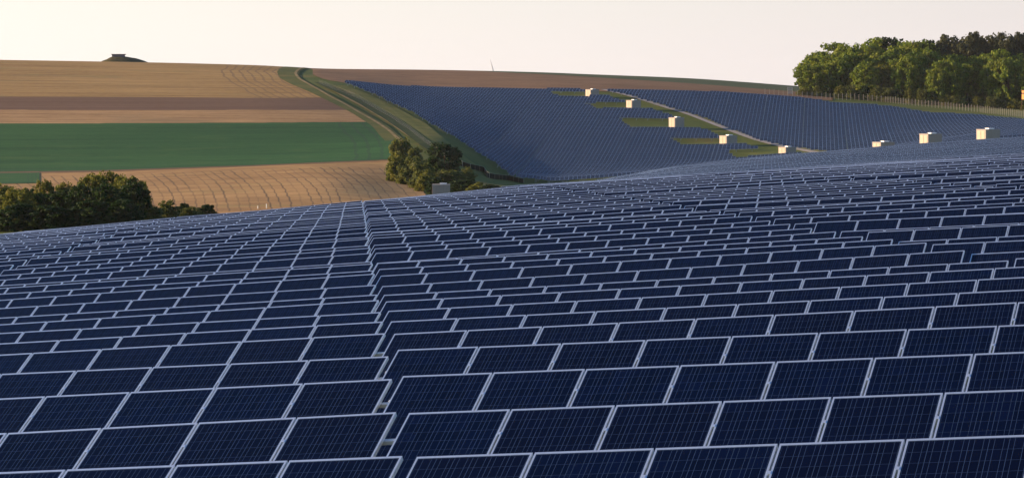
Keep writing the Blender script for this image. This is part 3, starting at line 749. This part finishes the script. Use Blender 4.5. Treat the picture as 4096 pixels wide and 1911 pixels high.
# ------------------------------------------------------------------ transformer cabins
def concrete(name, col):
    t = NT(name); f = t.noise(2.2, 4, t.coords('Object', (1, 1, 0.35))); g = t.noise(18, 2, t.coords())
    s = t.math('ADD', t.math('MULTIPLY', f, 0.7), t.math('MULTIPLY', g, 0.3))
    return t.set(Base_Color=t.ramp(s, [(0.3, tuple(c * 0.84 for c in col)), (0.7, col)]), Roughness=0.85)
M_CONC = concrete('cabin_concrete', (0.34, 0.29, 0.255)); M_ROOF = concrete('cabin_roof', (0.30, 0.28, 0.27))
M_DOOR = concrete('cabin_door', (0.47, 0.39, 0.31)); M_VENT = simple('white_vent', (0.82, 0.83, 0.85), 0.4, 0.1); M_DARK = simple('dark_recess', (0.10, 0.08, 0.07), 0.8)
def cabin_meshes(wd, dp, ht):
    b = MB(); b.box(-wd/2, wd/2, -dp/2, dp/2, -0.4, ht - 0.14)
    for q in range(1, 4): b.box(-wd/2 + wd*q/4 - .02, -wd/2 + wd*q/4 + .02, -dp/2 - 0.02, -dp/2 - 0.002, 0.1, ht - 0.3)   # pilaster strips on the front
    body = b.mesh('wall', [M_CONC])
    b = MB(); b.box(-wd/2 - .06, wd/2 + .06, -dp/2 - .06, dp/2 + .06, ht - 0.14, ht); roof = b.mesh('roof', [M_ROOF])
    b = MB(); b.box(-wd*0.06, wd*0.30, -dp*0.15, dp*0.2, ht, ht + 0.16); b.box(-wd*0.09, wd*0.33, -dp*0.19, dp*0.24, ht + 0.16, ht + 0.22); vent = b.mesh('roof_vent', [M_VENT])
    doors = []
    for q in range(2):
        b = MB(); y0 = -dp*0.40 + q*dp*0.42; b.box(-wd/2 - 0.05, -wd/2 - 0.002, y0, y0 + dp*0.38, 0.1, ht - 0.35)
        for z in np.arange(0.35, ht - 0.6, 0.16): b.box(-wd/2 - 0.07, -wd/2 - 0.05, y0 + 0.1, y0 + dp*0.38 - 0.1, z, z + 0.07)
        doors.append(b.mesh('door', [M_DOOR]))
    b = MB(); b.box(-wd/2 - 0.02, -wd/2 - 0.002, -dp*0.02, dp*0.02, 0.1, ht - 0.35, 0); gap = b.mesh('door_post', [M_DARK])
    return body, roof, vent, doors, gap
CAB = cabin_meshes(3.3, 3.4, 3.0)
def cabin(x, Y, gam, label, s=1.0, top=None):
    X = (x - CX) * Y / F_PX; z = gz(X, Y)
    if top is not None: z = -(top - Y0) * Y / F_PX - 3.0 * s
    r = empty('transformer_cabin', (X, Y, z), R(gam)); r.scale = (s, s, s)
    tag(r, label, 'cabin', 'transformer cabins among the panels')
    link('wall', CAB[0], r); rf = link('roof', CAB[1], r); link('roof_vent', CAB[2], rf)
    for d in CAB[3]: link('door', d, r)
    link('door_post', CAB[4], r)
    return r
cabin(2369, 971, 30, 'small pale cabin highest on the far hill, by the upper end of the gravel road', 0.88, top=358)
cabin(2534, 939, 30, 'pale cabin second highest on the far hill beside its grass clearing', 0.92, top=401)
cabin(2706, 893, 30, 'pale cabin beside the largest grass clearing on the far hill', 0.92, top=470)
cabin(2913, 850, 30, 'pale cabin next below the one beside the largest grass clearing', 1.0, top=542)
cabin(3149, 820, 30, 'lowest cabin on the gravel road with its base behind the near slope', 0.95, top=588)
cabin(3534, 655, 24, 'cabin on the right crest showing only its upper half', 0.97, top=568)
cabin(3723, 648, 24, 'cabin on the right crest between two others', 0.97, top=535)
cabin(3953, 640, 24, 'cabin highest on the right crest, with bright louvred doors', 1.0, top=517)
c = cabin(1765, 585, 0, 'grey cabin showing its front only, below the valley hedge', 0.94, top=737)

# ------------------------------------------------------------------ fences, gate, posts
M_POST = simple('weathered_post', (0.42, 0.36, 0.28), 0.9, 0, 0.3, 5); M_WIRE = simple('wire', (0.35, 0.34, 0.32), 0.6, 0.6)
M_SCREEN = simple('green_screen', (0.004, 0.011, 0.006), 0.9, 0, 0.25, 0.6); M_RAIL = simple('pale_rail', (0.20, 0.21, 0.19), 0.7)
def fence_line(name, plan, label, spacing, hgt, post_mat, rad, screen=None, wires=(0.4, 0.8, 1.2, 1.6), rail=None, bounds=None):
    P = np.array(plan, float); d = np.r_[0, np.cumsum(np.hypot(*np.diff(P, axis=0).T))]
    n = min(99, max(2, int(d[-1] / spacing) + 1)); s = np.linspace(0, d[-1], n); Q = np.stack([np.interp(s, d, P[:, 0]), np.interp(s, d, P[:, 1])], 1)
    Z = ground(Q[:, 0], Q[:, 1]); root = empty(name, (Q[0, 0], Q[0, 1], Z[0])); tag(root, label, 'fence')
    m = MB(); m.box(-rad, rad, -rad, rad, -0.3, hgt); pm = m.mesh('post', [post_mat])
    o = Vector((Q[0, 0], Q[0, 1], Z[0]))
    for q in range(n):
        po = link('post', pm, root, (Q[q, 0]-o.x, Q[q, 1]-o.y, Z[q]-o.z)); h = random.uniform(0.92, 1.12); po.scale = (1, 1, h)
    L = [Vector((Q[q, 0]-o.x, Q[q, 1]-o.y, Z[q]-o.z)) for q in range(n)]
    if screen:
        m = MB()
        for q in range(n-1):
            a, b = L[q], L[q+1]; up0, up1 = Vector((0, 0, 0.05)), Vector((0, 0, hgt*0.96)); t = (b-a).normalized(); nn = Vector((-t.y, t.x, 0)) * 0.015
            m.quad(tuple(a+up0-nn), tuple(b+up0-nn), tuple(b+up1-nn), tuple(a+up1-nn)); m.quad(tuple(b+up0+nn), tuple(a+up0+nn), tuple(a+up1+nn), tuple(b+up1+nn))
        link('screen', m.mesh('screen', [screen]), root)
    if wires:
        m = MB()
        for wz in wires: m.tube([tuple(p + Vector((0, 0, wz))) for p in L], 0.012, 4)
        link('wire', m.mesh('wire', [M_WIRE]), root)
    if rail:
        m = MB(); m.tube([tuple(p + Vector((0, 0, hgt))) for p in L], 0.03, 6); link('top_rail', m.mesh('top_rail', [rail]), root)
    return root
fence_line('wire_fence', [at(*p) for p in [(1276, 336), (1330, 358), (1440, 402), (1560, 470), (1640, 524), (1700, 574), (1780, 632)]],
           'long thin wire fence along the dark weed strip left of the far panels', 3.0, 1.2, simple('green_fence_post', (0.12, 0.14, 0.09), 0.9), 0.03, wires=(0.35, 0.75, 1.15))
fence_line('screened_fence', [at(*p) for p in [(1800, 648), (1870, 675), (1935, 688), (1952, 712), (1990, 719), (2040, 722), (2095, 735)]],
           'dark green screened fence bending round the corner of the far panels', 4.0, 1.2, M_POST, 0.04, screen=M_SCREEN, wires=(), rail=M_RAIL)
fx = [(3060, 383), (3150, 388), (3215, 392), (3290, 397), (3440, 402), (3540, 410), (3630, 421), (3780, 436), (3920, 450), (4060, 467), (4180, 480)]
fence_line('wire_fence', [at(*p) for p in fx], 'long post and wire fence between the panels and the wood', 1.5, 2.0, M_POST, 0.065)
gx, gy = at(3160, 379); m = MB(); m.box(-0.80, -0.66, -0.06, 0.06, -0.2, 2.35); m.box(0.66, 0.80, -0.06, 0.06, -0.2, 2.35); m.box(-0.66, 0.66, -0.05, 0.05, 2.2, 2.33)
g = empty('gate', (gx, gy, gz(gx, gy))); tag(g, 'pale narrow gate frame at the left end of the wood\'s wire fence', 'gate')
M_PALE = simple('pale_gate', (0.50, 0.44, 0.40), 0.7); link('gate_frame', m.mesh('gate_frame', [M_PALE]), g)
m = MB()
for q in range(9): m.box(-0.62 + q*0.15, -0.57 + q*0.15, -0.015, 0.015, 0.1, 2.15)
m.box(-0.64, 0.64, -0.03, -0.016, 0.5, 0.6); m.box(-0.64, 0.64, -0.03, -0.016, 1.5, 1.6); link('gate_leaf', m.mesh('gate_leaf', [M_PALE]), g)
m = MB(); m.tube([(0, 0, -0.2), (0, 0, 0.95)], [0.07, 0.06], 8); pm = m.mesh('marker_post', [simple('white_paint', (0.8, 0.78, 0.7), 0.6)])
for (x, yb, lab) in ((1031, 838, 'short white marker post on the stubble edge, left of its pair'), (1066, 836, 'taller white marker post on the stubble edge, right of its pair')):
    X, Y = at(x, yb)
    o = link('marker_post', pm, None, (X, Y, gz(X, Y))); tag(o, lab, 'post', 'white marker posts'); o.scale = (1, 1, 0.55 if x < 1050 else 0.8)

# raised hide at the right edge
Y = 982.0; X = (4105 - CX) * Y / F_PX; hide = empty('raised_hide', (X, Y, gz(X, Y)), R(28)); hide.scale = (1, 1, (gz(X, Y) * -1 - (361 - Y0) * Y / F_PX) / 4.86); tag(hide, 'sunlit orange wooden hide on stilts at the right photo edge', 'hide')
M_WOOD = simple('orange_boards', (0.60, 0.27, 0.10), 0.8, 0, 0.2, 3); M_LEG = simple('dark_timber', (0.12, 0.075, 0.05), 0.9)
m = MB(); m.box(-1.0, 1.0, -0.9, 0.9, 2.7, 3.9); m.box(-1.0, 1.0, -0.9, 0.9, 4.25, 4.75); link('cabin', m.mesh('cabin', [M_WOOD]), hide)
m = MB(); m.box(-0.96, 0.96, -0.86, 0.86, 3.9, 4.25); link('window_slot', m.mesh('window_slot', [M_DARK]), hide)
m = MB(); m.box(-1.1, 1.1, -1.0, 1.0, 4.75, 4.86); link('roof', m.mesh('roof', [M_LEG]), hide)
for sx in (-1, 1):
    for sy in (-1, 1):
        m = MB(); m.tube([(sx*1.15, sy*1.05, -0.2), (sx*0.9, sy*0.8, 2.7)], 0.10, 6); link('leg', m.mesh('leg', [M_LEG]), hide)

# mound with hut on the left skyline
Ym = 1128.0; K = F_PX / Ym
def wx(x): return (x - CX) / K
def wz(y): return -(y - Y0) / K
prof = [(392, 256), (412, 243), (428, 237.5), (440, 230.5), (452, 226), (500, 226.5), (520, 230), (545, 234), (575, 243), (606, 256)]
nr = 9; V = []; Fm = []
zb = wz(275)
for j in range(-nr, nr + 1):
    tt = j / nr; sh = math.cos(tt * math.pi / 2) ** 0.7
    for (x, y) in prof: V.append((wx(x) - wx(490), tt * 9.0, (wz(y) - zb) * sh))
for j in range(2 * nr):
    for i in range(len(prof) - 1):
        a = j * len(prof) + i; Fm.append((a, a+1, a+1+len(prof), a+len(prof)))
M_MOUND = grass_mat('mound_grass', (0.06, 0.06, 0.03), (0.085, 0.075, 0.035), (0.12, 0.09, 0.045), 0.2, 1.5)
mo = link('mound', mesh_from('mound', V, Fm, [M_MOUND], smooth=True), None, (wx(490), Ym, zb)); tag(mo, kind='structure')
hut = empty('hut', (wx(474), Ym, wz(232))); tag(hut, 'small flat-roofed hut on the grassy mound at the left skyline', 'hut')
hw = 24 / K; m = MB(); m.box(-hw, hw, -1.6, 1.6, -0.6, wz(220) - wz(232)); link('wall', m.mesh('wall', [simple('grey_wall', (0.20, 0.16, 0.17), 0.8)]), hut)
m = MB(); zt = wz(220) - wz(232); m.box(-hw - 0.15, hw + 0.35, -1.9, 1.9, zt, zt + 0.25); link('roof', m.mesh('roof', [simple('dark_roof', (0.14, 0.11, 0.11), 0.8)]), hut)

# wind turbine behind the skyline: one blade tip shows
Yt = 3500.0; Kt = F_PX / Yt
hub = Vector(((1997 - CX) / Kt, Yt, -(378 - Y0) / Kt)); tip = Vector(((1961 - CX) / Kt, Yt, -(239 - Y0) / Kt)); BL = (tip - hub).length
gzt = gz(hub.x, Yt)
tb = empty('wind_turbine', (hub.x, Yt + 3, gzt)); tag(tb, 'distant wind turbine whose single blade tip rises over the skyline', 'wind turbine')
M_TURB = simple('turbine_white', (0.48, 0.48, 0.50), 0.5, 0, 0.05)
m = MB(); m.tube([(0, 0, -3), (0, 0, hub.z - gzt)], [2.1, 1.3], 12); link('tower', m.mesh('tower', [M_TURB], True), tb)
m = MB(); m.box(-1.6, 1.6, -3.2, 5, hub.z - gzt - 1.4, hub.z - gzt + 1.6); link('nacelle', m.mesh('nacelle', [M_TURB]), tb)
base_an = math.atan2((tip - hub).z, (tip - hub).x)
hubl = Vector((0, -3.6, hub.z - gzt))
m = MB(); m.tube([hubl + Vector((0, 0.8, 0)), hubl + Vector((0, -0.6, 0)), hubl + Vector((0, -1.4, 0))], [1.5, 1.3, 0.3], 10); link('hub', m.mesh('hub', [M_TURB], True), tb)
for q in range(3):
    an = base_an + q * 2 * math.pi / 3; d = Vector((math.cos(an), 0, math.sin(an)))
    m = MB(); m.tube([tuple(hubl + d * (BL * f)) for f in (0, 0.08, 0.2, 0.5, 0.8, 1.0)], [0.7, 0.9, 1.25, 0.85, 0.5, 0.16], 8); link('blade', m.mesh('blade', [M_TURB], True), tb)

# evening air between the near slope and the far hill
m = MB(); m.box(-4200, 4200, -120, 9200, -165, 62)
hm = bpy.data.materials.new('haze'); hm.use_nodes = True; t_ = hm.node_tree; t_.nodes.clear()
pv = t_.nodes.new('ShaderNodeVolumePrincipled'); pv.inputs['Color'].default_value = (0.86, 0.90, 1.0, 1); pv.inputs['Density'].default_value = 0.000022
ho = t_.nodes.new('ShaderNodeOutputMaterial'); t_.links.new(pv.outputs[0], ho.inputs['Volume'])
tag(link('haze', m.mesh('haze', [hm])), 'thin pale evening haze over the valley', 'haze', kind='stuff')
sc.cycles.volume_bounces = 0
sc.cycles.use_denoising = True
